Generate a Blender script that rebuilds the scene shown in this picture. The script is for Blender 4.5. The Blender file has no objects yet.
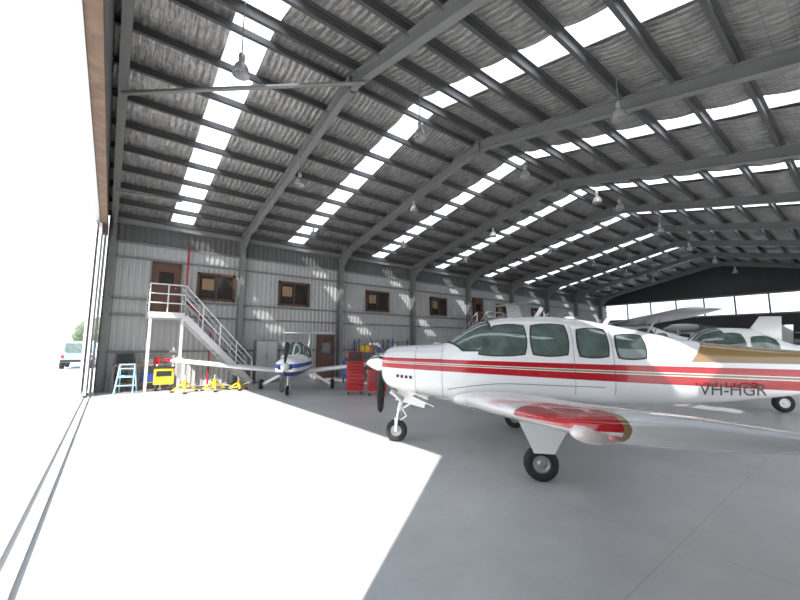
import bpy, bmesh, math, random
from mathutils import Vector, Matrix
random.seed(4)
sc=bpy.context.scene
sc.view_settings.view_transform='Standard'
sc.view_settings.exposure=0.0
pi=math.pi

# ---------------------------------------------------------------- materials
def newmat(name):
    m=bpy.data.materials.new(name); m.use_nodes=True
    nt=m.node_tree; b=nt.nodes['Principled BSDF']; return m,nt,b
def mat(name,col,rough=0.5,metal=0.0,noise=0.0,nscale=4.0,bump=0.0,bscale=30.0,coat=0.0,emit=0,trans=0):
    m,nt,b=newmat(name)
    c=(col[0],col[1],col[2],1)
    b.inputs['Base Color'].default_value=c
    b.inputs['Roughness'].default_value=rough
    b.inputs['Metallic'].default_value=metal
    if coat: b.inputs['Coat Weight'].default_value=coat
    if trans: b.inputs['Transmission Weight'].default_value=trans
    if emit:
        b.inputs['Emission Color'].default_value=c; b.inputs['Emission Strength'].default_value=emit
    tc=nt.nodes.new('ShaderNodeTexCoord')
    if noise:
        n=nt.nodes.new('ShaderNodeTexNoise'); n.inputs['Scale'].default_value=nscale; n.inputs['Detail'].default_value=5
        nt.links.new(tc.outputs['Object'],n.inputs['Vector'])
        mx=nt.nodes.new('ShaderNodeMix'); mx.data_type='RGBA'
        mx.inputs[6].default_value=tuple(max(0,x*(1-noise)) for x in col)+(1,)
        mx.inputs[7].default_value=tuple(min(1,x*(1+noise)) for x in col)+(1,)
        nt.links.new(n.outputs['Fac'],mx.inputs[0]); nt.links.new(mx.outputs[2],b.inputs['Base Color'])
    if bump:
        n=nt.nodes.new('ShaderNodeTexNoise'); n.inputs['Scale'].default_value=bscale; n.inputs['Detail'].default_value=3
        nt.links.new(tc.outputs['Object'],n.inputs['Vector'])
        bp=nt.nodes.new('ShaderNodeBump'); bp.inputs['Strength'].default_value=bump; bp.inputs['Distance'].default_value=0.05
        nt.links.new(n.outputs['Fac'],bp.inputs['Height']); nt.links.new(bp.outputs['Normal'],b.inputs['Normal'])
    return m

class NX:   # tiny node expression helper
    def __init__(s,nt): s.nt=nt
    def op(s,o,a,b=None):
        n=s.nt.nodes.new('ShaderNodeMath'); n.operation=o
        for i,v in enumerate((a,b)):
            if v is None: continue
            if isinstance(v,(int,float)): n.inputs[i].default_value=v
            else: s.nt.links.new(v,n.inputs[i])
        return n.outputs[0]
    def between(s,v,a,b): return s.op('MULTIPLY',s.op('GREATER_THAN',v,a),s.op('LESS_THAN',v,b))
    def mix(s,fac,a,b):
        n=s.nt.nodes.new('ShaderNodeMix'); n.data_type='RGBA'
        s.nt.links.new(fac,n.inputs[0])
        for i,v in ((6,a),(7,b)):
            if isinstance(v,tuple): n.inputs[i].default_value=v
            else: s.nt.links.new(v,n.inputs[i])
        return n.outputs[2]
    def xyz(s):
        tc=s.nt.nodes.new('ShaderNodeTexCoord'); sp=s.nt.nodes.new('ShaderNodeSeparateXYZ')
        s.nt.links.new(tc.outputs['Object'],sp.inputs[0]); return sp.outputs
RED=(0.45,0.005,0.012,1); GOLD=(0.30,0.19,0.075,1); WHT=(0.82,0.82,0.815,1)

M={}
M['white']=mat('white_paint',(0.82,0.82,0.815),0.22,coat=0.4)
M['red']=mat('red_paint',(0.5,0.01,0.015),0.25,coat=0.4)
M['blue']=mat('blue_paint',(0.03,0.07,0.32),0.3)
M['navy']=mat('navy_paint',(0.03,0.05,0.14),0.35)
M['glass']=mat('tinted_glass',(0.09,0.125,0.11),0.04,coat=1.0,noise=0.8,nscale=5)
M['seal']=mat('window_seal',(0.03,0.03,0.03),0.6)
M['rubber']=mat('tyre_rubber',(0.018,0.018,0.018),0.75,bump=0.1)
M['steel']=mat('bare_steel',(0.5,0.5,0.5),0.3,0.9)
M['chrome']=mat('polished_metal',(0.8,0.8,0.8),0.12,1.0)
M['black']=mat('black_paint',(0.015,0.015,0.015),0.35)
M['dark']=mat('dark_interior',(0.03,0.03,0.03),0.8)
M['frame']=mat('grey_steelwork',(0.20,0.20,0.195),0.55,noise=0.15,nscale=2)
M['purlin']=mat('purlin_steel',(0.085,0.085,0.085),0.5,0.1)
M['rust']=mat('rusty_header',(0.17,0.11,0.075),0.8,noise=0.6,nscale=5)
M['brown']=mat('brown_door',(0.12,0.055,0.035),0.5,noise=0.2,nscale=3)
M['brownf']=mat('brown_window_frame',(0.10,0.045,0.027),0.5)
M['pane']=mat('window_pane',(0.04,0.036,0.032),0.08,noise=0.5,nscale=2)
M['rail']=mat('galvanised_rail',(0.62,0.62,0.62),0.4,0.3)
M['yellow']=mat('yellow_paint',(0.75,0.5,0.03),0.4)
M['ltblue']=mat('light_blue_ladder',(0.35,0.58,0.75),0.4)
M['wood']=mat('bench_timber',(0.3,0.2,0.11),0.6,noise=0.3)
M['leaf']=mat('tree_foliage',(0.10,0.13,0.085),0.9,noise=0.5,nscale=2,bump=0.6,bscale=3)
M['trunk']=mat('tree_bark',(0.12,0.08,0.05),0.9)
M['asphalt']=mat('apron_concrete',(0.6,0.6,0.595),0.85,noise=0.08,nscale=0.5)
M['navred']=mat('red_light_lens',(0.85,0.32,0.30),0.06,coat=1.0)
M['clear']=mat('clear_lens',(0.78,0.66,0.63),0.05,coat=1.0,noise=.12,nscale=25)
M['lampglass']=mat('lamp_prismatic_glass',(0.35,0.35,0.34),0.25,trans=0.2)
M['alu']=mat('spun_aluminium',(0.4,0.4,0.39),0.35,0.6)
M['silver']=mat('bare_silver_wing',(0.5,0.51,0.52),0.3,0.6)

def concrete():
    m,nt,b=newmat('polished_concrete')
    tc=nt.nodes.new('ShaderNodeTexCoord')
    def noi(s,d,r=0.6):
        n=nt.nodes.new('ShaderNodeTexNoise'); n.inputs['Scale'].default_value=s; n.inputs['Detail'].default_value=d; n.inputs['Roughness'].default_value=r
        nt.links.new(tc.outputs['Object'],n.inputs['Vector']); return n
    n1=noi(0.6,7,.65); n2=noi(3.5,8,0.75); n3=noi(1.3,3,.5)
    cr=nt.nodes.new('ShaderNodeValToRGB'); cr.color_ramp.elements[0].position=0.32; cr.color_ramp.elements[1].position=0.66
    cr.color_ramp.elements[0].color=(0.40,0.40,0.395,1); cr.color_ramp.elements[1].color=(0.51,0.51,0.50,1)
    nt.links.new(n1.outputs['Fac'],cr.inputs[0])
    x=NX(nt); d=x.op('MULTIPLY',x.op('SUBTRACT',n2.outputs['Fac'],0.5),0.35)
    spot=x.op('MULTIPLY',x.op('GREATER_THAN',n3.outputs['Fac'],0.68),-0.08)
    mul=x.op('ADD',x.op('ADD',d,1.0),spot)
    vm=nt.nodes.new('ShaderNodeVectorMath'); vm.operation='SCALE'
    nt.links.new(cr.outputs[0],vm.inputs[0]); nt.links.new(mul,vm.inputs['Scale'])
    X,Y,Z=x.xyz()
    jx=x.op('LESS_THAN',x.op('ABSOLUTE',x.op('SUBTRACT',x.op('MODULO',x.op('ADD',X,100.5),4.85),2.4)),0.006)
    jy=x.op('LESS_THAN',x.op('ABSOLUTE',x.op('SUBTRACT',x.op('MODULO',x.op('ADD',Y,101.0),4.75),2.4)),0.006)
    j=x.op('MULTIPLY',x.op('MAXIMUM',jx,jy),0.25)
    col=x.mix(j,vm.outputs[0],(0.15,0.15,0.15,1))
    nt.links.new(col,b.inputs['Base Color'])
    r=x.op('ADD',x.op('MULTIPLY',n2.outputs['Fac'],0.3),0.2)
    nt.links.new(r,b.inputs['Roughness'])
    return m
M['floor']=concrete()

def foil():
    m,nt,b=newmat('silver_foil_insulation')
    tc=nt.nodes.new('ShaderNodeTexCoord')
    x=NX(nt); X,Y,Z=x.xyz()
    v=nt.nodes.new('ShaderNodeTexNoise'); v.inputs['Scale'].default_value=3; v.inputs['Detail'].default_value=8; v.inputs['Roughness'].default_value=.75
    mp=nt.nodes.new('ShaderNodeMapping'); mp.inputs['Scale'].default_value=(3.0,0.9,1)
    nt.links.new(tc.outputs['Object'],mp.inputs[0]); nt.links.new(mp.outputs[0],v.inputs['Vector'])
    cr=nt.nodes.new('ShaderNodeValToRGB'); cr.color_ramp.elements[0].position=0.33; cr.color_ramp.elements[1].position=0.7
    cr.color_ramp.elements[0].color=(0.18,0.172,0.162,1); cr.color_ramp.elements[1].color=(0.56,0.545,0.52,1)
    nt.links.new(v.outputs['Fac'],cr.inputs[0])
    # safety mesh behind the foil: 150 x 300 mm wire grid
    gx=x.op('LESS_THAN',x.op('MODULO',x.op('ADD',X,50.0),0.15),0.010)
    gy=x.op('LESS_THAN',x.op('MODULO',x.op('ADD',Y,50.0),0.30),0.012)
    c=x.mix(x.op('MULTIPLY',x.op('MAXIMUM',gx,gy),0.45),cr.outputs[0],(0.05,0.05,0.05,1))
    nt.links.new(c,b.inputs['Base Color'])
    b.inputs['Metallic'].default_value=0.4; b.inputs['Roughness'].default_value=0.38
    n=nt.nodes.new('ShaderNodeTexNoise'); n.inputs['Scale'].default_value=5; n.inputs['Detail'].default_value=2
    nt.links.new(mp.outputs[0],n.inputs['Vector'])
    rib=x.op('SINE',x.op('MULTIPLY',X,41.9))
    hsum=x.op('ADD',x.op('MULTIPLY',n.outputs['Fac'],0.8),x.op('MULTIPLY',rib,0.14))
    bp=nt.nodes.new('ShaderNodeBump'); bp.inputs['Strength'].default_value=0.75; bp.inputs['Distance'].default_value=0.07
    nt.links.new(hsum,bp.inputs['Height']); nt.links.new(bp.outputs[0],b.inputs['Normal'])
    return m
M['foil']=foil()

def skylight_mat(name,k):
    m,nt,b=newmat(name)
    nt.nodes.remove(b); out=nt.nodes['Material Output']
    t=nt.nodes.new('ShaderNodeBsdfTransparent'); t.inputs[0].default_value=(0.95,0.97,1,1)
    tr=nt.nodes.new('ShaderNodeBsdfTranslucent'); tr.inputs[0].default_value=(0.9,0.93,0.95,1)
    mx=nt.nodes.new('ShaderNodeMixShader'); mx.inputs[0].default_value=k
    nt.links.new(t.outputs[0],mx.inputs[1]); nt.links.new(tr.outputs[0],mx.inputs[2]); nt.links.new(mx.outputs[0],out.inputs[0])
    return m
M['sky']=skylight_mat('translucent_fibreglass',.55)
M['sky2']=skylight_mat('frosted_wall_panel',.7)

def cladding(name,c1,c2):
    m,nt,b=newmat(name); x=NX(nt)
    tc=nt.nodes.new('ShaderNodeTexCoord')
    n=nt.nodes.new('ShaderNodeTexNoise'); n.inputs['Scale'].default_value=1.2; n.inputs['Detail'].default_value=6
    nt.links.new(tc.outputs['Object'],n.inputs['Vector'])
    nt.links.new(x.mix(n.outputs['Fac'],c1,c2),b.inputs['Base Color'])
    b.inputs['Roughness'].default_value=0.5
    return m
M['clad']=cladding('white_wall_cladding',(0.38,0.385,0.38,1),(0.50,0.505,0.495,1))
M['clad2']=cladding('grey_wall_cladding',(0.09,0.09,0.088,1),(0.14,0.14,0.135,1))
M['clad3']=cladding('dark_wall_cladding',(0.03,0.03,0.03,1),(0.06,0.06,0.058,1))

def main_plane_mat():
    m,nt,b=newmat('white_red_gold_livery'); x=NX(nt); X,Y,Z=x.xyz()
    top=x.op('SUBTRACT',1.415,x.op('MULTIPLY',X,0.024)); bot=x.op('SUBTRACT',1.27,x.op('MULTIPLY',X,0.047))
    t=x.op('DIVIDE',x.op('SUBTRACT',Z,bot),x.op('SUBTRACT',top,bot))
    r=x.op('MAXIMUM',x.between(t,0.66,1.0),x.between(t,0.0,0.46))
    c=x.mix(r,WHT,RED)
    c=x.mix(x.between(t,0.51,0.61),c,GOLD)
    g=x.op('MULTIPLY',x.op('GREATER_THAN',x.op('SUBTRACT',X,x.op('MULTIPLY',x.op('SUBTRACT',Z,1.3),0.9)),4.80),x.op('GREATER_THAN',t,1.25))
    c=x.mix(g,c,GOLD)
    nt.links.new(c,b.inputs['Base Color']); b.inputs['Roughness'].default_value=0.2; b.inputs['Coat Weight'].default_value=0.5
    return m
M['livery']=main_plane_mat()
def main_wing_mat():
    m,nt,b=newmat('white_wing_red_gold_tip'); x=NX(nt); X,Y,Z=x.xyz()
    aY=x.op('ABSOLUTE',Y); tip=x.op('GREATER_THAN',aY,4.2)
    xx=x.op('ADD',X,x.op('MULTIPLY',x.op('SUBTRACT',aY,4.95),-0.1))
    upper=x.op('GREATER_THAN',Z,x.op('ADD',x.op('MULTIPLY',aY,0.131),0.675))
    c=x.mix(x.op('MULTIPLY',x.op('MULTIPLY',tip,upper),x.op('LESS_THAN',xx,2.335)),WHT,RED)
    c=x.mix(x.op('MULTIPLY',tip,x.between(xx,2.335,2.355)),c,GOLD)
    nt.links.new(c,b.inputs['Base Color']); b.inputs['Roughness'].default_value=0.2; b.inputs['Coat Weight'].default_value=0.5
    return m
M['mwing']=main_wing_mat()
def stripe_mat(name,zlo,zhi,col,low=None):
    m,nt,b=newmat(name); x=NX(nt); X,Y,Z=x.xyz()
    c=x.mix(x.between(Z,zlo,zhi),WHT,col)
    if low: c=x.mix(x.op('LESS_THAN',Z,low[0]),c,low[1])
    nt.links.new(c,b.inputs['Base Color']); b.inputs['Roughness'].default_value=0.25
    return m
M['blueliv']=stripe_mat('white_blue_livery',0.98,1.12,(0.03,0.08,0.4,1),(0.85,(0.03,0.05,0.2,1)))
M['blueliv2']=stripe_mat('white_maroon_livery',1.15,1.3,(0.25,0.03,0.05,1))
def redtip():
    m,nt,b=newmat('white_wing_red_tips'); x=NX(nt); X,Y,Z=x.xyz()
    c=x.mix(x.op('GREATER_THAN',x.op('ABSOLUTE',Y),4.6),WHT,RED)
    nt.links.new(c,b.inputs['Base Color']); b.inputs['Roughness'].default_value=0.25
    return m
M['redtipwing']=redtip()

# ---------------------------------------------------------------- builder
class B:
    def __init__(s): s.v=[];s.f=[];s.mi=[];s.sm=[];s.mats=[]
    def add(s,vs,fs,m,smooth=False,T=None):
        if m not in s.mats: s.mats.append(m)
        k=s.mats.index(m); o=len(s.v)
        for v in vs:
            v=Vector(v)
            if T is not None: v=T@v
            s.v.append(v)
        for f in fs: s.f.append([i+o for i in f]); s.mi.append(k); s.sm.append(smooth)
    def box(s,c,d,m,rz=0.0,T=None):
        x,y,z=d[0]/2,d[1]/2,d[2]/2
        vs=[(a,b_,c_) for a in(-x,x) for b_ in(-y,y) for c_ in(-z,z)]
        fs=[(0,1,3,2),(4,6,7,5),(0,4,5,1),(2,3,7,6),(0,2,6,4),(1,5,7,3)]
        Q=Matrix.Translation(c)@Matrix.Rotation(rz,4,'Z')
        if T is not None: Q=T@Q
        s.add(vs,fs,m,False,Q)
    def beam(s,p,q,w,d,m,up=(0,0,1)):
        p=Vector(p);q=Vector(q);a=(q-p);L=a.length;a.normalize()
        up=Vector(up); r=a.cross(up)
        if r.length<1e-4: r=a.cross(Vector((1,0,0)))
        r.normalize(); u=r.cross(a)
        vs=[];
        for e in(p,q):
            for i,j in((-1,-1),(1,-1),(1,1),(-1,1)): vs.append(e+r*(w/2*i)+u*(d/2*j))
        s.add(vs,[(0,3,2,1),(4,5,6,7),(0,1,5,4),(1,2,6,5),(2,3,7,6),(3,0,4,7)],m)
    def ibeam(s,p,q,w,d,m,up=(0,0,1),t=0.025):
        p=Vector(p);q=Vector(q);a=(q-p).normalized();up=Vector(up);r=a.cross(up).normalized();u=r.cross(a)
        s.beam(p,q,t,d,m,up)
        s.beam(p+u*(d/2),q+u*(d/2),w,t,m,up); s.beam(p-u*(d/2),q-u*(d/2),w,t,m,up)
    def cyl(s,p,q,r,m,n=12,r2=None,smooth=True,cap=True):
        p=Vector(p);q=Vector(q);a=(q-p).normalized()
        t=Vector((0,0,1)) if abs(a.z)<0.9 else Vector((1,0,0))
        e1=a.cross(t).normalized();e2=a.cross(e1); r2=r if r2 is None else r2
        vs=[]
        for c,rr in((p,r),(q,r2)):
            for i in range(n):
                an=2*pi*i/n; vs.append(c+e1*(rr*math.cos(an))+e2*(rr*math.sin(an)))
        s.add(vs,[(i,(i+1)%n,n+(i+1)%n,n+i) for i in range(n)],m,smooth)
        if cap: s.add(vs,[tuple(range(n-1,-1,-1)),tuple(range(n,2*n))],m,False)
    def lathe(s,o,axis,prof,m,n=20,smooth=True):
        o=Vector(o);a=Vector(axis).normalized();t=Vector((0,0,1)) if abs(a.z)<0.9 else Vector((1,0,0))
        e1=a.cross(t).normalized();e2=a.cross(e1);vs=[];fs=[]
        for (r,h) in prof:
            for i in range(n):
                an=2*pi*i/n; vs.append(o+a*h+e1*(r*math.cos(an))+e2*(r*math.sin(an)))
        for k in range(len(prof)-1):
            for i in range(n): fs.append((k*n+i,k*n+(i+1)%n,(k+1)*n+(i+1)%n,(k+1)*n+i))
        s.add(vs,fs,m,smooth)
    def ell(s,c,r,m,n=16,k=10):
        vs=[];fs=[]
        for j in range(k+1):
            ph=-pi/2+pi*j/k
            for i in range(n):
                th=2*pi*i/n; vs.append((c[0]+r[0]*math.cos(ph)*math.cos(th),c[1]+r[1]*math.cos(ph)*math.sin(th),c[2]+r[2]*math.sin(ph)))
        for j in range(k):
            for i in range(n): fs.append((j*n+i,j*n+(i+1)%n,(j+1)*n+(i+1)%n,(j+1)*n+i))
        s.add(vs,fs,m,True)
    def pipe(s,pts,r,m,n=8):
        for a,b_ in zip(pts[:-1],pts[1:]): s.cyl(a,b_,r,m,n)
        for p in pts[1:-1]: s.ell(p,(r,r,r),m,8,6)
    def obj(s,name,parent=None,loc=None,rz=0,recalc=True,weld=False):
        me=bpy.data.meshes.new(name); me.from_pydata([tuple(v) for v in s.v],[],s.f)
        for m in s.mats: me.materials.append(m)
        for p,k,q in zip(me.polygons,s.mi,s.sm): p.material_index=k; p.use_smooth=q
        if recalc or weld:
            bm=bmesh.new(); bm.from_mesh(me)
            if weld: bmesh.ops.remove_doubles(bm,verts=bm.verts,dist=0.0004)
            bmesh.ops.recalc_face_normals(bm,faces=bm.faces); bm.to_mesh(me); bm.free()
        o=bpy.data.objects.new(name,me); sc.collection.objects.link(o)
        if loc: o.location=loc
        o.rotation_euler[2]=rz
        if parent: o.parent=parent
        return o
def empty(name,loc=(0,0,0),rz=0,scale=1):
    e=bpy.data.objects.new(name,None); e.location=loc; e.rotation_euler[2]=rz; e.scale=(scale,)*3
    sc.collection.objects.link(e); return e

# ---------------------------------------------------------------- hangar dims
XL,XR=-0.35,40.0; YB,YF=17.0,-2.0; YR=7.5; ZE,ZR=6.5,8.5
def zroof(y): return ZR-(ZR-ZE)*abs(y-YR)/9.5
BAY=4.85; COLX=[-0.2]+[4.3+BAY*i for i in range(8)]
SKY=[1.95+4.8*i for i in range(8)]

b=B(); b.add([(XL,YF,0),(XR,YF,0),(XR,YB,0),(XL,YB,0)],[(0,1,2,3)],M['floor'])
b.add([(XL,YF,-.3),(XR,YF,-.3),(XR,YB,-.3),(XL,YB,-.3)],[(3,2,1,0)],M['floor']); b.obj('floor',recalc=False)
b=B(); b.add([(-150,-150,-0.03),(200,-150,-0.03),(200,250,-0.03),(-150,250,-0.03)],[(0,1,2,3)],M['asphalt']); b.obj('ground',recalc=False)
b=B(); b.box((-0.42,8.9,0.0),(0.05,16.0,0.02),M['rail']); b.box((-0.56,8.9,0.0),(0.05,16.0,0.02),M['rail']); b.obj('trim_1')

b=B(); edges=[XL-0.4]
for sx in SKY: edges+= [sx-0.4,sx+0.4]
edges.append(XR)
NP=10
PY=[0.3+(9.5-0.45)*i/(NP-1) for i in range(NP)]
for k in range(0,len(edges),2):
    x0,x1=edges[k],edges[k+1]
    for side in(0,1):
        NY=60
        ys=[YR+(YB+0.15-YR)*i/NY for i in range(NY+1)] if side==0 else [YR+(YF-0.15-YR)*i/NY for i in range(NY+1)]
        vs=[];fs=[]
        nx=8
        for i,y in enumerate(ys):
            ay=abs(y-YR)-0.3; ph=(ay/((9.5-.45)/(NP-1)))%1.0
            for j in range(nx+1):
                sag=0.07*math.sin(pi*ph)*(0.85+0.3*random.random())
                vs.append((x0+(x1-x0)*j/nx,y,zroof(y)-sag))
        n1=nx+1
        for i in range(NY):
            for j in range(nx): fs.append((i*n1+j,i*n1+j+1,(i+1)*n1+j+1,(i+1)*n1+j))
        b.add(vs,fs,M['foil'],True)
        b.add([(x0,YR,ZR+.06),(x1,YR,ZR+.06),(x1,ys[-1],zroof(ys[-1])+.06),(x0,ys[-1],zroof(ys[-1])+.06)],[(0,1,2,3)],M['alu'])
b.obj('ceiling',recalc=False)
b=B()
for sx in SKY:
    for y in(YB+.15,YF-.15):
        b.add([(sx-.42,YR,ZR+.03),(sx+.42,YR,ZR+.03),(sx+.42,y,zroof(y)+.03),(sx-.42,y,zroof(y)+.03)],[(0,1,2,3)],M['sky'])
b.obj('ceiling_skylight',recalc=False)
b=B()
for side in(1,-1):
    for i in range(NP):
        y=YR+side*PY[i]; z=zroof(y)-0.14
        b.box(((XL-.3+XR)/2,y,z),(XR-XL+.3,0.02,0.19),M['purlin'])
        b.box(((XL-.3+XR)/2,y+side*-.03,z-0.09),(XR-XL+.3,0.085,0.015),M['purlin'])
        b.box(((XL-.3+XR)/2,y+side*.03,z+0.09),(XR-XL+.3,0.085,0.015),M['purlin'])
b.obj('roof_purlins')
for k,cx in enumerate(COLX):
    b=B(); D=0.3; W=0.18
    for y,s_ in((YB-.22,1),(YF+.22,-1)):
        zt=zroof(y)-.22
        b.ibeam((cx,y,0),(cx,y,zt-.1),W,D,M['frame'],up=(0,1,0))
        b.box((cx,y,.01),(.28,.4,.02),M['frame'])
        b.ibeam((cx,y-s_*.1,zt-.16),(cx,YR,ZR-.22-.16),W,D,M['frame'])
        y2=y-s_*1.5
        b.add([(cx-.012,y-s_*.12,zt-.25),(cx-.012,y-s_*.12,zt-.85),(cx-.012,y2,zroof(y2)-.48),(cx+.012,y-s_*.12,zt-.25),(cx+.012,y-s_*.12,zt-.85),(cx+.012,y2,zroof(y2)-.48)],[(0,1,2),(3,5,4),(0,3,4,1),(1,4,5,2),(0,2,5,3)],M['frame'])
    b.box((cx,YR,ZR-.42),(.2,.05,.42),M['frame'])
    b.box((cx,YR,ZR-.62),(.17,1.4,.02),M['frame'])
    b.obj('portal_frame')
b=B()
b.cyl((-0.2,9.9,7.2),(4.3,6.9,7.75),0.05,M['frame']); b.cyl((-0.2,5.6,7.55),(4.3,3.0,7.0),0.045,M['frame'])
b.cyl((-0.2,14.3,6.4),(1.6,14.3,6.5),0.04,M['frame'])
b.box((20,16.9,6.2),(40.2,.15,.18),M['frame']); b.box((20,-1.9,6.2),(40.2,.15,.18),M['frame'])
b.obj('roof_bracing')

def corr(b,x0,x1,y,z0,z1,m,dirn=-1,pitch=0.2,dep=0.03):
    x=x0
    prof=[(0,0),(.09,0),(.12,1),(.17,1),(.2,0)]
    pts=[]
    while x<x1:
        for a,d in prof[:-1]: pts.append((min(x+a,x1),y+dirn*dep*d))
        x+=pitch
    pts.append((x1,y)); vs=[]
    for p in pts: vs+=[(p[0],p[1],z0),(p[0],p[1],z1)]
    b.add(vs,[(2*i,2*i+2,2*i+3,2*i+1) for i in range(len(pts)-1)],m)
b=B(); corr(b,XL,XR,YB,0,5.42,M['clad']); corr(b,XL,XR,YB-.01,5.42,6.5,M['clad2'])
b.box(((XL+XR)/2,YB+.08,3.25),(XR-XL,.08,6.5),M['clad2'])
for z in(1.35,2.7,3.3,4.85,5.42):
    b.box(((XL+XR)/2,YB-.07,z),(XR-XL,.06,.08),M['frame'])
b.obj('wall_back',recalc=False)
b=B(); 
b.box(((XL+XR)/2,YF-.05,5.2),(XR-XL,.08,2.4),M['clad2']); b.box((2.0,YF-.05,2.0),(4.7,.08,4.0),M['clad'])
b.box((32.5,YF-.05,2.0),(15.0,.08,4.0),M['clad2']); b.obj('wall_front')
b=B()
def gable(b,x,z0,m,ya,yb):
    ys=[ya]+([YR] if ya<YR<yb else [])+[yb]
    vs=[];n=len(ys)
    for dx in(0,.05):
        for y in ys: vs.append((x+dx,y,z0))
        for y in ys: vs.append((x+dx,y,zroof(y)))
    fs=[]
    for i in range(n-1):
        fs.append((i,i+1,n+i+1,n+i)); fs.append((2*n+i,3*n+i,3*n+i+1,2*n+i+1))
    b.add(vs,fs,m)
gable(b,XL-.1,5.75,M['clad2'],YF,YB)
b.box((XL-.07,-.6,2.9),(.06,2.8,5.8),M['clad'])
b.box((XL-.07,16.8,2.9),(.06,.4,5.8),M['clad'])
b.obj('wall_left')
b=B(); b.box((XL-.11,7.5,5.72),(.2,19,.3),M['rust']); b.box((XL-.26,7.5,5.6),(.12,19,.1),M['steel']); b.obj('trim_2')
b=B(); 
for i,x in enumerate((-0.64,-0.52)):
    b.box((x,15.95,2.8),(.03,1.5,5.5),M['clad'])
    for y in(15.2,16.7): b.box((x,y,2.8),(.07,.08,5.5),M['rail'])
    for z in(.1,1.5,2.9,4.3,5.5): b.box((x,15.95,z),(.07,1.5,.08),M['rail'])
    for y in(15.4,16.5): b.cyl((x-.02,y,.05),(x+.02,y,.05),.06,M['steel'])
b.obj('door_1')
b=B()
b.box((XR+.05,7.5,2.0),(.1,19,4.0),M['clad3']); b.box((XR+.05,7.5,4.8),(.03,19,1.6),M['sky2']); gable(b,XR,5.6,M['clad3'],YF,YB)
for z in(4.0,5.6): b.box((XR-.05,7.5,z),(.12,19,.14),M['frame'])
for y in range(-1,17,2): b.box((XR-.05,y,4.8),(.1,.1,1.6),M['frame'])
b.obj('wall_right')

def window(n,x0,x1,z0,z1):
    b=B(); y=YB-.09; w=x1-x0; cx=(x0+x1)/2; cz=(z0+z1)/2; t=.09
    for z in(z0+t/2,z1-t/2): b.box((cx,y,z),(w,.12,t),M['brownf'])
    for x in(x0+t/2,x1-t/2): b.box((x,y,cz),(t,.12,z1-z0),M['brownf'])
    b.box((cx,y,cz),(.06,.09,z1-z0-.1),M['brownf'])
    b.box((cx,y+.02,cz),(w-.1,.02,z1-z0-.1),M['pane'])
    b.box((cx-w*.22,y-.0,cz+.1),(w*.3,.015,(z1-z0)*.4),M['wood'])
    b.obj('window_%d'%n)
for i,(a,c) in enumerate(((2.62,4.08),(5.98,7.5),(10.78,12.3),(15.5,16.9),(22.0,23.4),(26.5,28))): window(i+1,a,c,3.42,4.56)
def door(n,x0,x1,z0,z1):
    b=B(); y=YB-.11
    for x in(x0,x1): b.box((x,y,(z0+z1)/2),(.08,.1,z1-z0),M['brownf'])
    b.box(((x0+x1)/2,y,z1),(x1-x0+.08,.1,.08),M['brownf'])
    b.box(((x0+x1)/2,y+.01,(z0+z1)/2),(x1-x0-.06,.06,z1-z0-.02),M['brown'])
    b.box(((x0+x1)/2,y-.03,z0+(z1-z0)*.7),((x1-x0)*.55,.03,.5),M['pane'])
    b.ell((x1-.12,y-.06,z0+1.0),(.03,.03,.03),M['steel'],8,6)
    b.obj('door_%d'%n)
door(2,1.1,2.0,2.8,4.75); door(3,19.5,20.4,2.8,4.75); door(4,8.0,8.85,0,2.05)

def stairs(x_plat0,x_plat1,x_bot,name):
    b=B(); zp=2.76; y0,y1=15.55,16.45; s=1 if x_bot>x_plat1 else -1
    xt=x_plat1 if s>0 else x_plat0
    b.box(((x_plat0+x_plat1)/2,16.18,zp-.03),(x_plat1-x_plat0,1.26,.06),M['rail'])
    for y in(15.55,16.8): b.box(((x_plat0+x_plat1)/2,y,zp-.1),(x_plat1-x_plat0,.06,.2),M['rail'])
    for x in(x_plat0+.06,x_plat1-.06):
        b.box((x,15.6,zp/2-.05),(.09,.09,zp-.1),M['rail'])
    b.beam((x_plat0+.06,15.6,.3),(x_plat0+.06,16.7,zp-.2),.05,.05,M['frame'])
    N=14
    for y in(y0,y1): b.beam((xt,y,zp-.14),(x_bot,y,.1),.05,.22,M['rail'])
    for i in range(1,N):
        t=i/N; b.box((xt+(x_bot-xt)*t,(y0+y1)/2,zp*(1-t)),(.25,.88,.035),M['rail'])
    r=.024
    for y in(y0,y1):
        for hh in(1.0,.55):
            b.cyl((xt,y,zp+hh),(x_bot,y,hh+.05),r,M['rail'],8)
        for i in range(5):
            t=i/4; x=xt+(x_bot-xt)*t; z=(zp)*(1-t)
            b.cyl((x,y,max(z-.1,0)),(x,y,z+1.02),r,M['rail'],8)
    oth=x_plat0 if s>0 else x_plat1
    for hh in(1.0,.66,.33):
        b.cyl((oth,y0,zp+hh),(xt,y0,zp+hh),r,M['rail'],8); b.cyl((oth,y0,zp+hh),(oth,16.8,zp+hh),r,M['rail'],8)
    for x in(oth,(oth+xt)/2,xt): b.cyl((x,y0,zp-.1),(x,y0,zp+1.0),r,M['rail'],8)
    b.cyl((oth,16.8,zp-.1),(oth,16.8,zp+1.0),r,M['rail'],8)
    b.obj(name)
stairs(.98,2.08,4.55,'steel_staircase')
stairs(19.3,20.9,16.2,'steel_staircase')
b=B(); b.pipe([(2.25,16.8,5.45),(2.25,16.8,3.3),(2.7,16.8,2.9),(3.2,16.8,2.1),(3.2,16.8,.02)],.03,M['red']); b.obj('fire_service_pipe')

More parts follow.
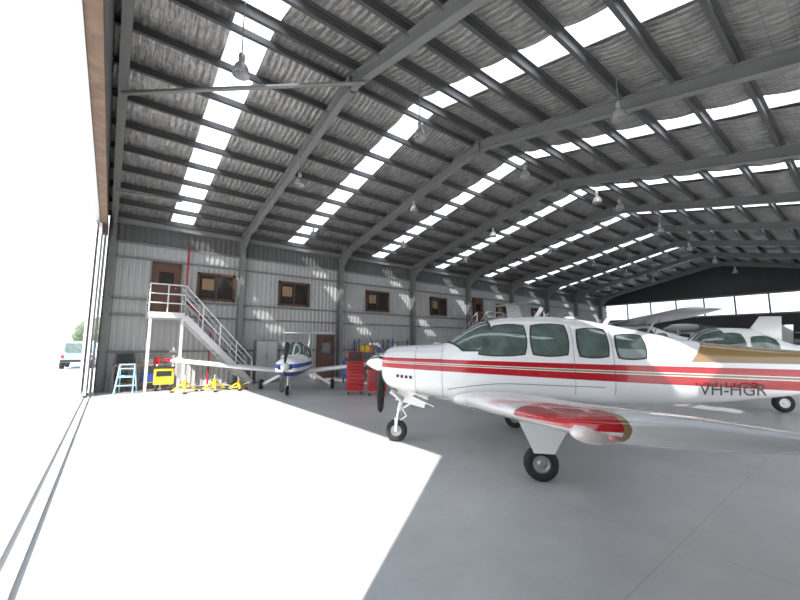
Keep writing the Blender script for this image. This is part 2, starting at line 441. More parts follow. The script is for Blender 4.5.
LP=[(1.5,6.6),(4.2,10.4),(5.4,6.2),(9.2,5.9),(8.3,3.0),(8.4,10.0),(6.8,15.1),(14.1,5.3),(12.8,5.5),(11.3,14.3),(13.2,10.2),(18.4,5.4),(18.2,10.4),(23.2,5.6),(23.2,10.4),(28,5.6),(28,10.4),(33,5.6),(33,10.4),(16.2,14.6)]
for x,y in LP:
    z=6.5; b=B(); k=.72
    b.cyl((x,y,z+.33),(x,y,zroof(y)-.1),.012,M['frame'],6)
    b.lathe((x,y,z),(0,0,1),[(0.001,.46*k),(.06*k,.46*k),(.075*k,.42*k),(.075*k,.25*k),(.05*k,.22*k),(.06*k,.2*k)],M['alu'],14)
    b.lathe((x,y,z),(0,0,1),[(a*k,c*k) for a,c in [(.06,.2),(.12,.17),(.17,.08),(.20,-.05),(.21,-.12),(.2,-.13),(.16,.06),(.05,.16)]],M['lampglass'],18)
    b.ell((x,y,z+.03),(.03,.03,.06),M['lampglass'],8,6)
    b.obj('high_bay_lamp')

# ---------------------------------------------------------------- aircraft
def interp(secs,x):
    n=len(secs)
    if x<=secs[0][0]: return secs[0][1:]
    if x>=secs[-1][0]: return secs[-1][1:]
    for i in range(n-1):
        if secs[i][0]<=x<=secs[i+1][0]: break
    x0,x1=secs[i][0],secs[i+1][0]; h=x1-x0; t=(x-x0)/h; out=[]
    for k in range(1,len(secs[0])):
        d=(secs[i+1][k]-secs[i][k])/h
        dm=(secs[i][k]-secs[i-1][k])/(secs[i][0]-secs[i-1][0]) if i>0 else d
        dp=(secs[i+2][k]-secs[i+1][k])/(secs[i+2][0]-secs[i+1][0]) if i<n-2 else d
        m0=0 if dm*d<=0 else 2*dm*d/(dm+d); m1=0 if dp*d<=0 else 2*dp*d/(dp+d)
        if i==0: m0=d
        if i==n-2: m1=d
        out.append((2*t**3-3*t*t+1)*secs[i][k]+(t**3-2*t*t+t)*h*m0+(-2*t**3+3*t*t)*secs[i+1][k]+(t**3-t*t)*h*m1)
    return out
def spt(secs,x,t,E,off=0.0):
    hw,zb,zt,zc=interp(secs,x); c,s=math.cos(t),math.sin(t)
    y=hw*math.copysign(abs(c)**(2/E),c); z=zc+((zt-zc) if s>0 else (zc-zb))*math.copysign(abs(s)**(2/E),s)
    return Vector((x,y,z))
def spt_n(secs,x,t,E,off):
    p=spt(secs,x,t,E); a=spt(secs,x+.01,t,E)-p; c=spt(secs,x,t+.01,E)-p
    n=a.cross(c)
    if n.length<1e-9: n=Vector((0,math.cos(t),math.sin(t)))
    n.normalize()
    ctr=Vector((x,0,interp(secs,x)[3]))
    if n.dot(p-ctr)<0: n=-n
    return p+n*off
def fuselage(secs,E,m,NXs=90,NT=48):
    b=B(); x0,x1=secs[0][0],secs[-1][0]; vs=[];fs=[]
    for i in range(NXs+1):
        x=x0+(x1-x0)*i/NXs
        for j in range(NT): vs.append(spt(secs,x,2*pi*j/NT,E))
    for i in range(NXs):
        for j in range(NT): fs.append((i*NT+j,i*NT+(j+1)%NT,(i+1)*NT+(j+1)%NT,(i+1)*NT+j))
    fs.append(tuple(range(NT))); fs.append(tuple(NXs*NT+j for j in range(NT)))
    b.add(vs,fs,m,True); return b
def side_patch(b,secs,E,x0,x1,z0,z1,side,off,m,slant=0.0,k=0.55,n=12):
    vs=[];fs=[]
    for i in range(n+1):
        for j in range(n+1):
            u=-1+2*i/n; v=-1+2*j/n
            uu=u*math.sqrt(1-k*v*v/2); vv=v*math.sqrt(1-k*u*u/2)
            z=(z0+z1)/2+(z1-z0)/2*vv
            fx0=x0+slant*(vv+1)/2
            x=fx0+(x1-fx0)*(uu+1)/2
            hw,zb,zt,zc=interp(secs,x)
            r=min(.995,max(0,(z-zc)/((zt-zc) if z>zc else (zb-zc))))
            s=math.copysign(r**(E/2),z-zc); t=math.asin(s)
            if side<0: t=pi-t
            vs.append(spt_n(secs,x,t,E,off))
    for i in range(n):
        for j in range(n): fs.append((i*(n+1)+j,i*(n+1)+j+1,(i+1)*(n+1)+j+1,(i+1)*(n+1)+j))
    b.add(vs,fs,m,True)
def windshield(b,secs,E,xa,xb,zs,sweep,off,m):
    n=12
    for half in(0,1):
        vs=[];fs=[]
        for i in range(n+1):
            for j in range(n+1):
                q=j/n
                x=xa+(sweep*(1-q)**2)+(xb+.12*(1-q)-xa-(sweep*(1-q)**2))*i/n
                hw,zb,zt,zc=interp(secs,x)
                r=min((zs-zc)/(zt-zc),.86); ts=math.asin(r**(E/2))
                t=ts+(pi/2-.03-ts)*q
                if half: t=pi-t
                vs.append(spt_n(secs,x,t,E,off))
        for i in range(n):
            for j in range(n): fs.append((i*(n+1)+j,i*(n+1)+j+1,(i+1)*(n+1)+j+1,(i+1)*(n+1)+j))
        b.add(vs,fs,m,True)
def airfoil(n=16):
    up=[]
    for i in range(n+1):
        x=.5*(1-math.cos(pi*i/n)); y=5*(.2969*math.sqrt(x)-.1260*x-.3516*x*x+.2843*x**3-.1036*x**4)
        up.append((x,y))
    return [(x,y) for x,y in reversed(up)]+[(x,-y*.8) for x,y in up[1:-1]]
AF=airfoil()
def wing(b,secs,m,vertical=False,mirror=False,inc=0.0):
    for sgn in ((1,-1) if mirror else (1,)):
        vs=[];fs=[];n=len(AF)
        for (y,xl,ch,zc,th) in secs:
            for (a,t) in AF:
                if vertical: vs.append((xl+a*ch,zc+t*th*ch,y))
                else: vs.append((xl+a*ch,sgn*y,zc+t*th*ch-inc*a*ch))
        for k in range(len(secs)-1):
            for i in range(n): fs.append((k*n+i,k*n+(i+1)%n,(k+1)*n+(i+1)%n,(k+1)*n+i))
        fs.append(tuple(range(n))); fs.append(tuple((len(secs)-1)*n+i for i in range(n)))
        b.add(vs,fs,m,True)
def wheel(b,x,y,r,w,rim):
    hw=w/2
    b.lathe((x,y,r),(0,1,0),[(r*.5,-hw*.8),(r*.6,-hw),(r*.85,-hw),(r*.97,-hw*.7),(r,-hw*.3),(r,hw*.3),(r*.97,hw*.7),(r*.85,hw),(r*.6,hw),(r*.5,hw*.8)],M['rubber'],28)
    b.lathe((x,y,r),(0,1,0),[(.001,-hw*.6),(r*.15,-hw*.75),(r*.2,-hw*.5),(r*.42,-hw*.5),(r*.52,-hw*.85),(r*.52,hw*.85),(r*.42,hw*.5),(r*.2,hw*.5),(r*.15,hw*.75),(.001,hw*.6)],rim,20)
def prop(b,x,z,R,nb,a0,mb,ms,rs=.17,ln=.34):
    b.lathe((x,0,z),(1,0,0),[(.002,-ln*.62),(rs*.3,-ln*.56),(rs*.6,-ln*.38),(rs*.85,-ln*.15),(rs,ln*.12),(rs,ln*.38),(rs*.6,ln*.38)],ms,24)
    for k in range(nb):
        a=math.radians(a0)+2*pi*k/nb; n=12; vs=[];fs=[]
        d=Vector((0,math.cos(a),math.sin(a))); tdir=Vector((0,-math.sin(a),math.cos(a))); ax=Vector((1,0,0))
        for i in range(n+1):
            r=rs*.6+(R-rs*.6)*i/n; q=i/n
            w=(.045+.05*math.sin(min(1,q*1.5)*pi*.5))*(1 if q<.9 else 1-((q-.9)/.1)**2*.65)*R/.95
            th=.035*(1-q)+.008; tw=math.radians(62-42*q)
            e=tdir*math.cos(tw)+ax*math.sin(tw); nn=d.cross(e)
            c=Vector((x,0,z))+d*r
            for u,v in((-1,0),(-.5,.8),(.3,1),(1,0),(.3,-.6),(-.5,-.5)): vs.append(c+e*(w*u)+nn*(th*v*.5))
        for i in range(n):
            for j in range(6): fs.append((i*6+j,i*6+(j+1)%6,(i+1)*6+(j+1)%6,(i+1)*6+j))
        fs.append(tuple(n*6+j for j in range(6)))
        b.add(vs,fs,mb,True)

def main_plane():
    P=empty('single_engine_airplane',(3.515,5.585,0),math.radians(-49.0))
    E=2.5
    S=[(.42,.34,.99,1.49,1.26),(.47,.41,.93,1.54,1.24),(.60,.48,.87,1.575,1.22),(.95,.54,.79,1.60,1.2),(1.35,.57,.74,1.615,1.18),(1.5,.575,.73,1.66,1.17),(1.8,.59,.715,1.85,1.17),
       (2.1,.60,.70,1.985,1.17),(2.45,.605,.69,2.04,1.17),(3.0,.60,.69,2.05,1.17),(3.5,.58,.69,2.0,1.17),(4.0,.54,.70,1.90,1.17),(4.6,.47,.725,1.76,1.17),(5.3,.38,.78,1.63,1.18),(6.3,.26,.90,1.53,1.22),(7.3,.15,1.05,1.46,1.26),(8.1,.05,1.2,1.4,1.3)]
    fuselage(S,E,M['livery'],130,56).obj('fuselage',P)
    b=B()
    W=[(1.93,2.66,1.45,1.90,.28),(2.74,3.24,1.45,1.90,.0),(3.38,3.78,1.43,1.83,.0),(3.90,4.28,1.41,1.74,.0)]
    for s in(1,-1):
        for x0,x1,z0,z1,sl in W:
            side_patch(b,S,E,x0-.022,x1+.022,z0-.022,z1+.02,s,.004,M['seal'],sl,k=.4)
            side_patch(b,S,E,x0,x1,z0,z1,s,.010,M['glass'],sl,k=.4)
    windshield(b,S,E,1.45,2.12,1.50,.28,.004,M['seal'])
    windshield(b,S,E,1.48,2.08,1.52,.28,.010,M['glass'])
    b.obj('cabin_windows',P,recalc=False)
    b=B()
    for s in(-1,):
        for x in(3.31,3.84):
            pts=[spt_n(S,x,pi-math.radians(a),E,.001) for a in range(-30,60,6)]
            for p,q in zip(pts[:-1],pts[1:]): b.cyl(p,q,.0025,M['seal'],5)
        for x in(1.0,1.42):
            pts=[spt_n(S,x,pi-math.radians(a),E,.001) for a in range(-60,66,6)]
            for p,q in zip(pts[:-1],pts[1:]): b.cyl(p,q,.0025,M['seal'],5)
        pts=[]
        for i in range(13):
            u=i/12; x=1.5+2.2*u; z=.93+.13*math.sin(min(1,u*2.2)*pi/2)-.05*u
            hw,zb,zt,zc=interp(S,x); r=min(.99,(z-zc)/(zb-zc)); t=-math.asin(r**(E/2)); pts.append(spt_n(S,x,pi-t,E,.002))
        for p,q in zip(pts[:-1],pts[1:]): b.cyl(p,q,.004,M['seal'],5)
    for i in range(4):
        p=spt_n(S,.72+.07*i,pi+math.radians(10),E,.004); b.box(p,(.035,.02,.045),M['dark'])
    b.obj('panel_lines',P)
    b=B()
    for s in(1,-1):
        b.ell((.43,.20*s,1.27),(.03,.12,.085),M['dark'])
    b.ell((.46,0,1.03),(.03,.13,.05),M['dark'])
    b.lathe((.65,-.3,.80),(.9,-.2,-.5),[(.045,-.1),(.045,.14),(.036,.14),(.036,-.05)],M['steel'],14)
    b.lathe((.65,.3,.80),(.9,.2,-.5),[(.045,-.1),(.045,.14),(.036,.14),(.036,-.05)],M['steel'],14)
    b.beam((.95,-.36,.80),(1.3,-.40,.66),.2,.012,M['steel'])
    b.obj('cowl_intakes_and_exhaust',P)
    b=B(); prop(b,.32,1.30,.84,3,270,M['black'],M['chrome'],.17,.42); b.obj('propeller',P)
    zc=lambda y: .755+(y-.5)*.130
    Wg=[(.3,1.50,2.45,.76,.13),(.58,1.60,2.30,.79,.145),(.8,1.72,2.12,zc(.8)+.02,.155),(1.5,1.80,1.92,zc(1.5)+.01,.15),(3.0,1.97,1.52,zc(3.0),.14),(4.5,2.14,1.10,zc(4.5),.13),(4.8,2.18,1.02,zc(4.8),.13),(4.93,2.20,.96,zc(4.93),.125),(5.0,2.23,.88,zc(5.0),.115),(5.04,2.28,.76,zc(5.04),.09),(5.06,2.36,.6,zc(5.06),.05)]
    b=B(); wing(b,Wg,M['mwing'],mirror=True,inc=.05); b.obj('wings',P)
    b=B()
    for s in(1,-1):
        for (ya,yb,fr) in((.9,2.9,.76),(3.0,4.6,.78)):
            def pt(y,up):
                for i in range(len(Wg)-1):
                    if Wg[i][0]<=y<=Wg[i+1][0]:
                        t=(y-Wg[i][0])/(Wg[i+1][0]-Wg[i][0]); g=[Wg[i][k]+(Wg[i+1][k]-Wg[i][k])*t for k in range(5)]; break
                x=fr; th=5*(.2969*math.sqrt(x)-.1260*x-.3516*x*x+.2843*x**3-.1036*x**4)*g[4]*g[2]
                return Vector((g[1]+fr*g[2],s*y,g[3]+(th if up else -th*.8)-.05*fr*g[2]))
            for up in(True,False):
                N=8
                for i in range(N):
                    b.cyl(pt(ya+(yb-ya)*i/N,up),pt(ya+(yb-ya)*(i+1)/N,up),.003,M['seal'],5)
    b.obj('control_surface_gaps',P)
    b=B()
    for s,m in((-1,M['navred']),(1,M['clear'])):
        b.ell((2.285,s*4.985,zc(4.98)-.018),(.078,.052,.036),M['clear'])
        b.ell((2.325,s*5.018,zc(4.98)-.018),(.024,.022,.017),m)
    b.obj('navigation_lights',P)
    b=B(); wing(b,[(0,7.05,.95,1.40,.1),(1.75,7.35,.6,1.43,.1),(1.85,7.42,.48,1.43,.06)],M['white'],mirror=True); b.obj('tailplane',P)
    b=B(); wing(b,[(1.35,6.2,1.8,0,.07),(1.55,6.6,1.4,0,.09),(2.45,7.35,.75,0,.09),(2.5,7.42,.65,0,.05)],M['white'],vertical=True); b.obj('tail_fin',P)
    b=B()
    for s in(1,-1):
        y=1.40*s; x=2.66
        b.cyl((x,y,.78),(x,y,.42),.05,M['white'],14); b.cyl((x,y,.45),(x,y,.20),.033,M['chrome'],12)
        b.cyl((x,y-.08,.2),(x,y+.08,.2),.035,M['steel'])
        b.beam((x+.05,y,.6),(x+.16,y,.42),.04,.02,M['steel']); b.beam((x+.16,y,.42),(x+.03,y,.24),.04,.02,M['steel'])
        b.beam((x,y,.62),(x-.02,y-.45*s,.74),.03,.03,M['steel'])
        wheel(b,x,y+.05*s,.2,.15,M['alu'])
        yo=y+.17*s
        b.add([(2.39,yo,.74),(3.03,yo,.76),(2.80,yo-.01*s,.34),(2.57,yo-.01*s,.34),(2.39,yo+.012*s,.74),(3.03,yo+.012*s,.76),(2.80,yo,.34),(2.57,yo,.34)],[(0,1,2,3),(7,6,5,4),(0,4,5,1),(1,5,6,2),(2,6,7,3),(3,7,4,0)],M['white'])
    b.obj('main_landing_gear',P)
    b=B()
    x=.62
    b.cyl((x+.12,0,.9),(x+.02,0,.5),.04,M['white'],12); b.cyl((x+.02,0,.52),(x-.01,0,.36),.028,M['chrome'],12)
    for s in(1,-1): b.beam((x-.01,.075*s,.38),(x-.02,.075*s,.17),.018,.05,M['white'])
    b.box((x-.01,0,.38),(.06,.17,.04),M['white'])
    wheel(b,x-.02,0,.18,.12,M['alu'])
    b.beam((x+.1,0,.55),(x+.5,0,.8),.03,.03,M['steel']); b.beam((x+.05,0,.6),(x+.15,0,.42),.04,.02,M['steel']); b.beam((x+.15,0,.42),(x,0,.32),.04,.02,M['steel'])
    for s in(1,-1): b.beam((x+.02,.17*s,.80),(x+.5,.19*s,.68),.012,.2,M['white'])
    b.obj('nose_landing_gear',P)
    b=B()
    b.beam((2.9,0,2.04),(3.0,0,2.20),.012,.06,M['white']); b.beam((3.9,0,1.9),(3.98,0,2.0),.012,.06,M['white'])
    b.cyl((4.6,0,1.75),(4.7,0,2.0),.005,M['black'],6); b.ell((3.4,0,2.02),(.08,.05,.03),M['white'])
    b.cyl((3.6,-.62,.6),(3.9,-.75,.42),.015,M['steel'],8); b.box((3.95,-.76,.42),(.14,.1,.02),M['black'])
    b.obj('antennas_and_step',P)
    for s in(-1,1):
        cu=bpy.data.curves.new('registration',type='FONT'); cu.body='VH-HGR'; cu.size=.23; cu.extrude=.001
        o=bpy.data.objects.new('registration',cu); sc.collection.objects.link(o)
        cu.materials.append(M['black']); o.parent=P
        ang=math.atan2(.12,1.0)
        if s<0:
            o.matrix_local=Matrix.Translation((4.91,-.445,.92))@Matrix.Rotation(ang,4,'Z')@Matrix.Rotation(math.radians(97),4,'X')
        else:
            o.matrix_local=Matrix.Translation((5.85,.35,.92))@Matrix.Rotation(pi-ang,4,'Z')@Matrix.Rotation(math.radians(97),4,'X')
main_plane()

def plane(name,loc,rot,scale,ttail=False,high=False,liv=None,wmat=None,span=4.9,tailh=2.35,nb=2,pa=80,trim=None,stab=1.5):
    P=empty(name,loc,rot,scale); E=2.4
    if high:
        S=[(.25,.3,.95,1.35,1.15),(.35,.4,.88,1.42,1.15),(.9,.48,.8,1.5,1.12),(1.4,.52,.72,1.56,1.1),(1.9,.55,.7,1.95,1.15),(2.2,.56,.7,2.12,1.15),(3.2,.55,.7,2.12,1.15),(3.9,.46,.75,1.85,1.15),(4.8,.32,.85,1.6,1.2),(6.3,.16,1.05,1.5,1.28),(7.6,.05,1.2,1.4,1.3)]
        W=[(2.0,2.65,1.5,1.98,.22),(2.75,3.3,1.5,1.98,0),(3.4,3.8,1.5,1.8,0)]
    else:
        S=[(.2,.27,.78,1.22,1.0),(.3,.36,.72,1.28,1.0),(.8,.44,.66,1.33,1.0),(1.4,.5,.62,1.37,1.0),(1.6,.51,.62,1.45,1.0),(2.0,.53,.62,1.78,1.0),(2.4,.54,.62,1.9,1.0),(3.0,.52,.62,1.88,1.0),(3.5,.46,.66,1.66,1.0),(4.2,.34,.74,1.42,1.0),(5.4,.2,.9,1.28,1.08),(6.6,.07,1.02,1.2,1.1)]
        W=[(1.95,2.75,1.28,1.76,.3),(2.85,3.5,1.28,1.68,0)]
    fuselage(S,E,liv,70,36).obj('fuselage',P)
    b=B()
    for s in(1,-1):
        for x0,x1,z0,z1,sl in W: side_patch(b,S,E,x0,x1,z0,z1,s,.008,M['glass'],sl,n=8)
    windshield(b,S,E,1.5,2.15 if high else 2.3,1.6 if high else 1.36,.25,.008,M['glass'])
    b.obj('cabin_windows',P,recalc=False)
    b=B(); prop(b,.1,1.15 if high else 1.03,.85,nb,pa,M['black'],M['white'],.15,.3); b.obj('propeller',P)
    b=B()
    for s in(1,-1): b.ell((.21,.17*s,1.13 if high else 1.0),(.03,.09,.07),M['dark'])
    b.obj('cowl_intakes',P)
    b=B()
    if high: wing(b,[(0,1.95,1.55,2.17,.12),(2.5,1.95,1.55,2.22,.12),(span,2.1,1.1,2.3,.11),(span+.12,2.2,.8,2.31,.06)],wmat,mirror=True)
    else: wing(b,[(.3,1.9,1.35,.72,.15),(span-.15,2.0,1.25,.72+span*.095,.14),(span,2.05,1.1,.73+span*.095,.12),(span+.08,2.15,.8,.74+span*.095,.06)],wmat,mirror=True)
    b.obj('wings',P)
    b=B()
    if high:
        for s in(1,-1): b.cyl((2.5,.5*s,.85),(2.6,2.3*s,2.15),.035,M['white'])
    xt=S[-1][0]
    if ttail:
        wing(b,[(1.15,xt-1.1,1.15,0,.1),(tailh,xt-.5,.85,0,.1)],M['white'],vertical=True)
        wing(b,[(0,xt-.55,.85,tailh+.03,.1),(stab,xt-.45,.7,tailh+.03,.1),(stab+.05,xt-.4,.55,tailh+.03,.06)],M['white'],mirror=True)
    else:
        wing(b,[(1.2,xt-1.5,1.5,0,.08),(2.4,xt-.6,.7,0,.09)],M['white'],vertical=True)
        wing(b,[(0,xt-1.0,.95,1.3,.1),(stab,xt-.7,.6,1.32,.1)],M['white'],mirror=True)
    b.obj('tail_surfaces',P)
    b=B()
    for s in(1,-1):
        b.beam((2.75,.4*s,.72),(2.75,1.35*s,.2),.05,.1,M['white']) ; wheel(b,2.75,1.42*s,.2,.13,M['white'])
    b.cyl((.85,0,.75),(.75,0,.17),.03,M['steel'],10)
    for s in(1,-1): b.beam((.77,.07*s,.34),(.75,.07*s,.17),.02,.04,M['white'])
    wheel(b,.75,0,.17,.11,M['white'])
    b.obj('landing_gear',P)
    return P
plane('trainer_airplane',(4.22,11.2,0),math.radians(58),.9,ttail=True,liv=M['blueliv'],wmat=M['redtipwing'],pa=95,stab=1.25)
plane('parked_airplane',(25.0,11.1,0),math.radians(172),1.2,ttail=True,liv=M['blueliv2'],wmat=M['white'],span=3.6,tailh=3.15,stab=1.2)
plane('parked_airplane',(12.1,4.9,0),math.radians(-50),1.1,liv=M['blueliv2'],wmat=M['white'],span=4.2,pa=60)
plane('high_wing_airplane',(17.0,9.5,0),math.radians(-50),1.18,high=True,liv=M['blueliv2'],wmat=M['silver'],pa=60)
plane('high_wing_airplane',(31.0,12.0,0),math.radians(-70),1.2,high=True,liv=M['blueliv2'],wmat=M['white'],pa=60)

# ---------------------------------------------------------------- workshop items
def cabinet(loc,rz,w,d,h,top=True):
    b=B(); z0=.13
    b.box((0,0,z0+(h-z0)/2),(w,d,h-z0),M['red'])
    b.box((0,0,h+.01),(w+.03,d+.03,.03),M['black'])
    zz=z0+.05; hs=[.24,.2,.16,.16,.13,.13,.13]; tot=sum(hs); sc_=(h-z0-.1)/tot
    for hh in hs:
        hh*=sc_; b.box((0,-d/2-.01,zz+hh/2),(w-.06,.02,hh-.015),M['red'])
        b.box((0,-d/2-.028,zz+hh-.03),(w-.1,.018,.02),M['black']); zz+=hh
    for x in(-w/2+.06,w/2-.06):
        for y in(-d/2+.06,d/2-.06):
            b.cyl((x-.02,y,.055),(x+.02,y,.055),.055,M['rubber'],12); b.box((x,y,.1),(.05,.05,.06),M['steel'])
    b.pipe([(w/2,-d/2+.05,h-.12),(w/2+.06,-d/2+.05,h-.12),(w/2+.06,d/2-.05,h-.12),(w/2,d/2-.05,h-.12)],.012,M['steel'])
    if top:
        b.box((0,.05,h+.16),(w*.9,d*.7,.28),M['red']); 
        for i in range(3): b.box((0,-d*.3-.01,h+.07+.09*i),(w*.8,.02,.075),M['black'])
    b.obj('tool_cabinet',None,loc,rz)
cabinet((6.46,10.75,0),math.radians(-30),.55,.46,1.08)
cabinet((6.92,10.15,0),math.radians(-35),.6,.45,.82)
b=B(); H=.95
for s in(-1,1):
    b.beam((s*.25,-.28,0),(s*.2,0,H),.03,.06,M['ltblue']); b.beam((s*.25,.28,0),(s*.2,.03,H),.03,.05,M['ltblue'])
for i in range(1,4):
    t=i/3.5; b.box((0,-.28*(1-t),H*t),(.46-.08*t,.09,.03),M['ltblue'])
b.box((0,.01,H),(.44,.16,.03),M['ltblue'])
for t in(.25,.6): b.box((0,.28-.25*t,H*t),(.44,.02,.03),M['ltblue'])
b.obj('stepladder',None,(.52,15.6,0),math.radians(-15))
b=B(); b.box((0,0,.5),(.6,.45,.55),M['yellow']); b.box((0,0,.8),(.64,.5,.04),M['black']); b.box((0,-.235,.6),(.45,.02,.18),M['black'])
for x in(-.22,.22):
    for y in(-.16,.16): b.cyl((x-.03,y,.1),(x+.03,y,.1),.1,M['rubber'],14); b.box((x,y,.2),(.05,.05,.1),M['steel'])
b.pipe([(-.25,.24,.75),(-.25,.3,.9),(.25,.3,.9),(.25,.24,.75)],.018,M['steel'])
b.obj('ground_power_cart',None,(1.6,15.8,0),math.radians(-8))
def jack(loc,s=1.0):
    b=B(); b.cyl((0,0,.12*s),(0,0,.42*s),.06*s,M['yellow'],14); b.cyl((0,0,.42*s),(0,0,.55*s),.03*s,M['chrome'],10); b.ell((0,0,.56*s),(.05,.05,.03),M['steel'],8,6)
    for k in range(3):
        a=2*pi*k/3+.4; c,sn=math.cos(a),math.sin(a)
        b.beam((0,0,.36*s),(c*.42*s,sn*.42*s,.05),.04,.05,M['yellow']); b.beam((0,0,.14*s),(c*.42*s,sn*.42*s,.06),.03,.03,M['yellow'])
        b.cyl((c*.42*s,sn*.42*s,0.0),(c*.42*s,sn*.42*s,.05),.06,M['black'],12)
    b.beam((0,0,.16*s),(.3,-.35,.3),.025,.025,M['steel'])
    b.obj('aircraft_jack',None,loc)
jack((2.1,14.6,0)); jack((3.0,14.5,0),1.0); jack((3.75,14.3,0),.8)
b=B(); b.box((0,0,.88),(1.5,.5,.05),M['wood'])
for x in(-.7,.7):
    for y in(-.2,.2): b.box((x,y,.43),(.06,.06,.86),M['frame'])
b.box((0,0,.25),(1.4,.42,.03),M['wood']); b.box((-.45,.0,.45),(.35,.3,.36),M['black']); b.box((.35,.0,.42),(.5,.3,.3),M['blue'])
b.box((-.4,.05,1.12),(.5,.06,.34),M['black']); b.box((-.4,.06,.93),(.2,.15,.06),M['black']); b.box((.3,.05,1.0),(.3,.25,.18),M['steel'])
b.box((.58,-.05,1.02),(.16,.2,.22),M['red'])
b.obj('workbench',None,(.85,16.55,0))
b=B(); b.box((0,0,.9),(.9,.42,1.8),M['frame']); b.box((-.22,-.22,.9),(.42,.02,1.7),M['clad']); b.box((.22,-.22,.9),(.42,.02,1.7),M['clad'])
b.box((0,-.23,1.1),(.03,.02,.2),M['black']); b.obj('storage_locker',None,(5.4,16.6,0))
b=B()
for z in(.25,.62,.92): b.box((0,0,z),(.9,.5,.04),M['blue'])
for x in(-.42,.42):
    for y in(-.22,.22): b.box((x,y,.52),(.04,.04,.85),M['blue']); b.cyl((x-.02,y,.05),(x+.02,y,.05),.05,M['rubber'],10); b.box((x,y,.1),(.03,.03,.06),M['steel'])
b.box((-.2,0,1.0),(.35,.3,.12),M['navy']); b.box((.2,0,.74),(.3,.3,.2),M['red'])
b.obj('parts_trolley',None,(8.5,14.3,0),math.radians(-25))
def shelf(loc,w=1.8):
    b=B()
    for z in(.1,.65,1.2,1.75): b.box((0,0,z),(w,.5,.04),M['frame'])
    for x in(-w/2,w/2):
        for y in(-.23,.23): b.box((x,y,.95),(.05,.05,1.9),M['blue'])
    cols=[M['red'],M['wood'],M['blue'],M['white'],M['yellow'],M['frame']]
    for z in(.12,.67,1.22):
        x=-w/2+.2
        while x<w/2-.15:
            ww=random.uniform(.18,.35); hh=random.uniform(.15,.42); b.box((x+ww/2-.1,0,z+hh/2),(ww-.03,.35,hh),random.choice(cols)); x+=ww
    b.obj('storage_shelf',None,loc)
shelf((10.8,16.35,0)); shelf((12.7,16.35,0),1.4); shelf((24.5,16.3,0)); shelf((29,16.3,0))
for y in(13.5,10.5,7.0,4.0):   # racks along the far end wall
    b=B()
    for z in(.1,.9,1.7,2.5): b.box((0,0,z),(.6,2.2,.05),M['frame'])
    for yy in(-1.08,1.08):
        for x in(-.28,.28): b.box((x,yy,1.3),(.06,.06,2.6),M['blue'])
    for z in(.13,.93,1.73):
        yy=-.95
        while yy<.8:
            ww=random.uniform(.25,.5); hh=random.uniform(.25,.6); b.box((0,yy+ww/2,z+hh/2),(.45,ww-.05,hh),random.choice([M['white'],M['wood'],M['red'],M['clad'],M['blue']])); yy+=ww
    b.obj('pallet_rack',None,(39.3,y,0))
# four-wheel drive outside
b=B()
prof=[(-2.2,.45),(-2.2,1.0),(-2.1,1.1),(-2.0,1.85),(.5,1.9),(1.0,1.2),(2.1,1.08),(2.25,.5)]
vs=[(x,-.9+(.12 if z>1.5 else 0),z) for x,z in prof]+[(x,.9-(.12 if z>1.5 else 0),z) for x,z in prof]; n=len(prof)
b.add(vs,[tuple(range(n)),tuple(range(2*n-1,n-1,-1))]+[(i,(i+1)%n,n+(i+1)%n,n+i) for i in range(n)],M['ltblue'])
for s in(-1,1):
    b.add([(-1.9,s*.895,1.2),(.85,s*.895,1.2),(.45,s*.80,1.75),(-1.85,s*.80,1.75)],[(0,1,2,3)],M['glass'])
    for x in(-1.4,1.4): b.cyl((x,s*.7,.38),(x,s*.93,.38),.38,M['rubber'],20); b.cyl((x,s*.9,.38),(x,s*.95,.38),.2,M['steel'],14)
b.add([(-2.215,-.7,1.15),(-2.215,.7,1.15),(-2.05,.66,1.75),(-2.05,-.66,1.75)],[(0,1,2,3)],M['glass'])
for s in(-1,1): b.box((-2.22,s*.75,.85),(.04,.16,.2),M['red'])
b.box((-2.25,0,.55),(.14,1.7,.16),M['black'])
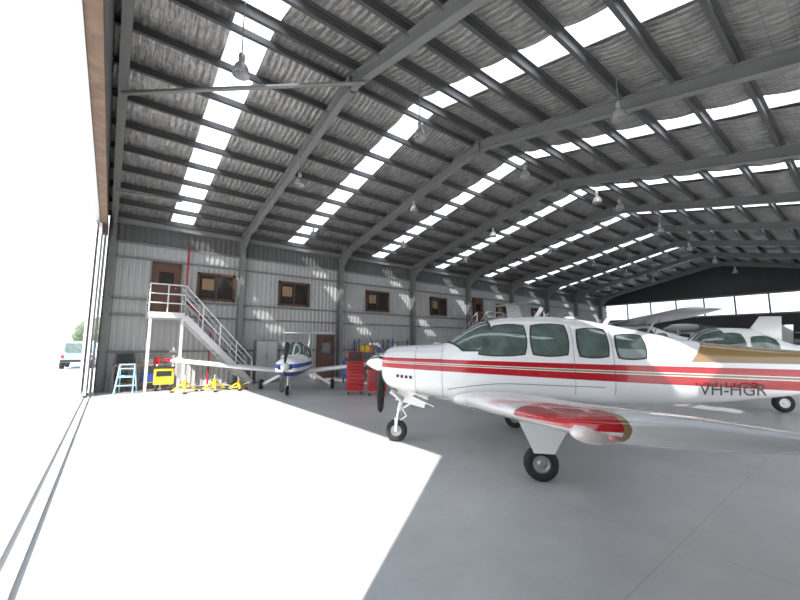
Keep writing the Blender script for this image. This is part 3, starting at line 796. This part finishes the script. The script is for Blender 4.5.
b.obj('parked_car',None,(-1.65,36,-.03),math.radians(88))
def tree(x,y,h):
    b=B(); b.cyl((0,0,0),(0,0,h*.5),.25,M['trunk'],10,.15)
    for i in range(16):
        a=random.uniform(0,2*pi); r=random.uniform(0,h*.28); z=h*random.uniform(.4,.85); q=h*random.uniform(.14,.24)
        b.ell((r*math.cos(a),r*math.sin(a),z),(q,q*random.uniform(.8,1.1),q*.8),M['leaf'],10,8)
    o=b.obj('tree',None,(x,y,-.03)); 
    for v in o.data.vertices:
        if v.co.z>h*.3: v.co+=Vector((random.uniform(-.15,.15),random.uniform(-.15,.15),random.uniform(-.15,.15)))*h*.1
for x,y,h in((-3.4,95,7.5),(-1.0,90,7.0),(3.0,92,8)): tree(x,y,h)

# ---------------------------------------------------------------- lights
w=bpy.data.worlds.new('sky'); sc.world=w; w.use_nodes=True; nt=w.node_tree
bg=nt.nodes['Background']; tc=nt.nodes.new('ShaderNodeTexCoord'); sp=nt.nodes.new('ShaderNodeSeparateXYZ'); cr=nt.nodes.new('ShaderNodeValToRGB')
nt.links.new(tc.outputs['Generated'],sp.inputs[0]); nt.links.new(sp.outputs[2],cr.inputs[0]); nt.links.new(cr.outputs[0],bg.inputs[0])
cr.color_ramp.elements[0].color=(.97,.98,1,1); cr.color_ramp.elements[1].color=(.70,.83,1,1); cr.color_ramp.elements[1].position=.7
bg.inputs[1].default_value=2.1
sd=bpy.data.lights.new('sun',type='SUN'); sd.energy=11.0; sd.angle=math.radians(.53); sd.color=(1,.965,.92)
so=bpy.data.objects.new('sun',sd); sc.collection.objects.link(so); so.location=(-20,-20,30)
so.rotation_euler=Vector((.8,.6,-.967)).to_track_quat('-Z','Y').to_euler()

# ---------------------------------------------------------------- camera
cd=bpy.data.cameras.new('camera'); cd.sensor_width=36; cd.lens=371/800*36; cd.clip_end=500; cd.clip_start=.05
co=bpy.data.objects.new('camera',cd); co.location=(0,0,1.6); co.rotation_euler=(math.radians(96.9),0,math.radians(-37.8))
sc.collection.objects.link(co); sc.camera=co
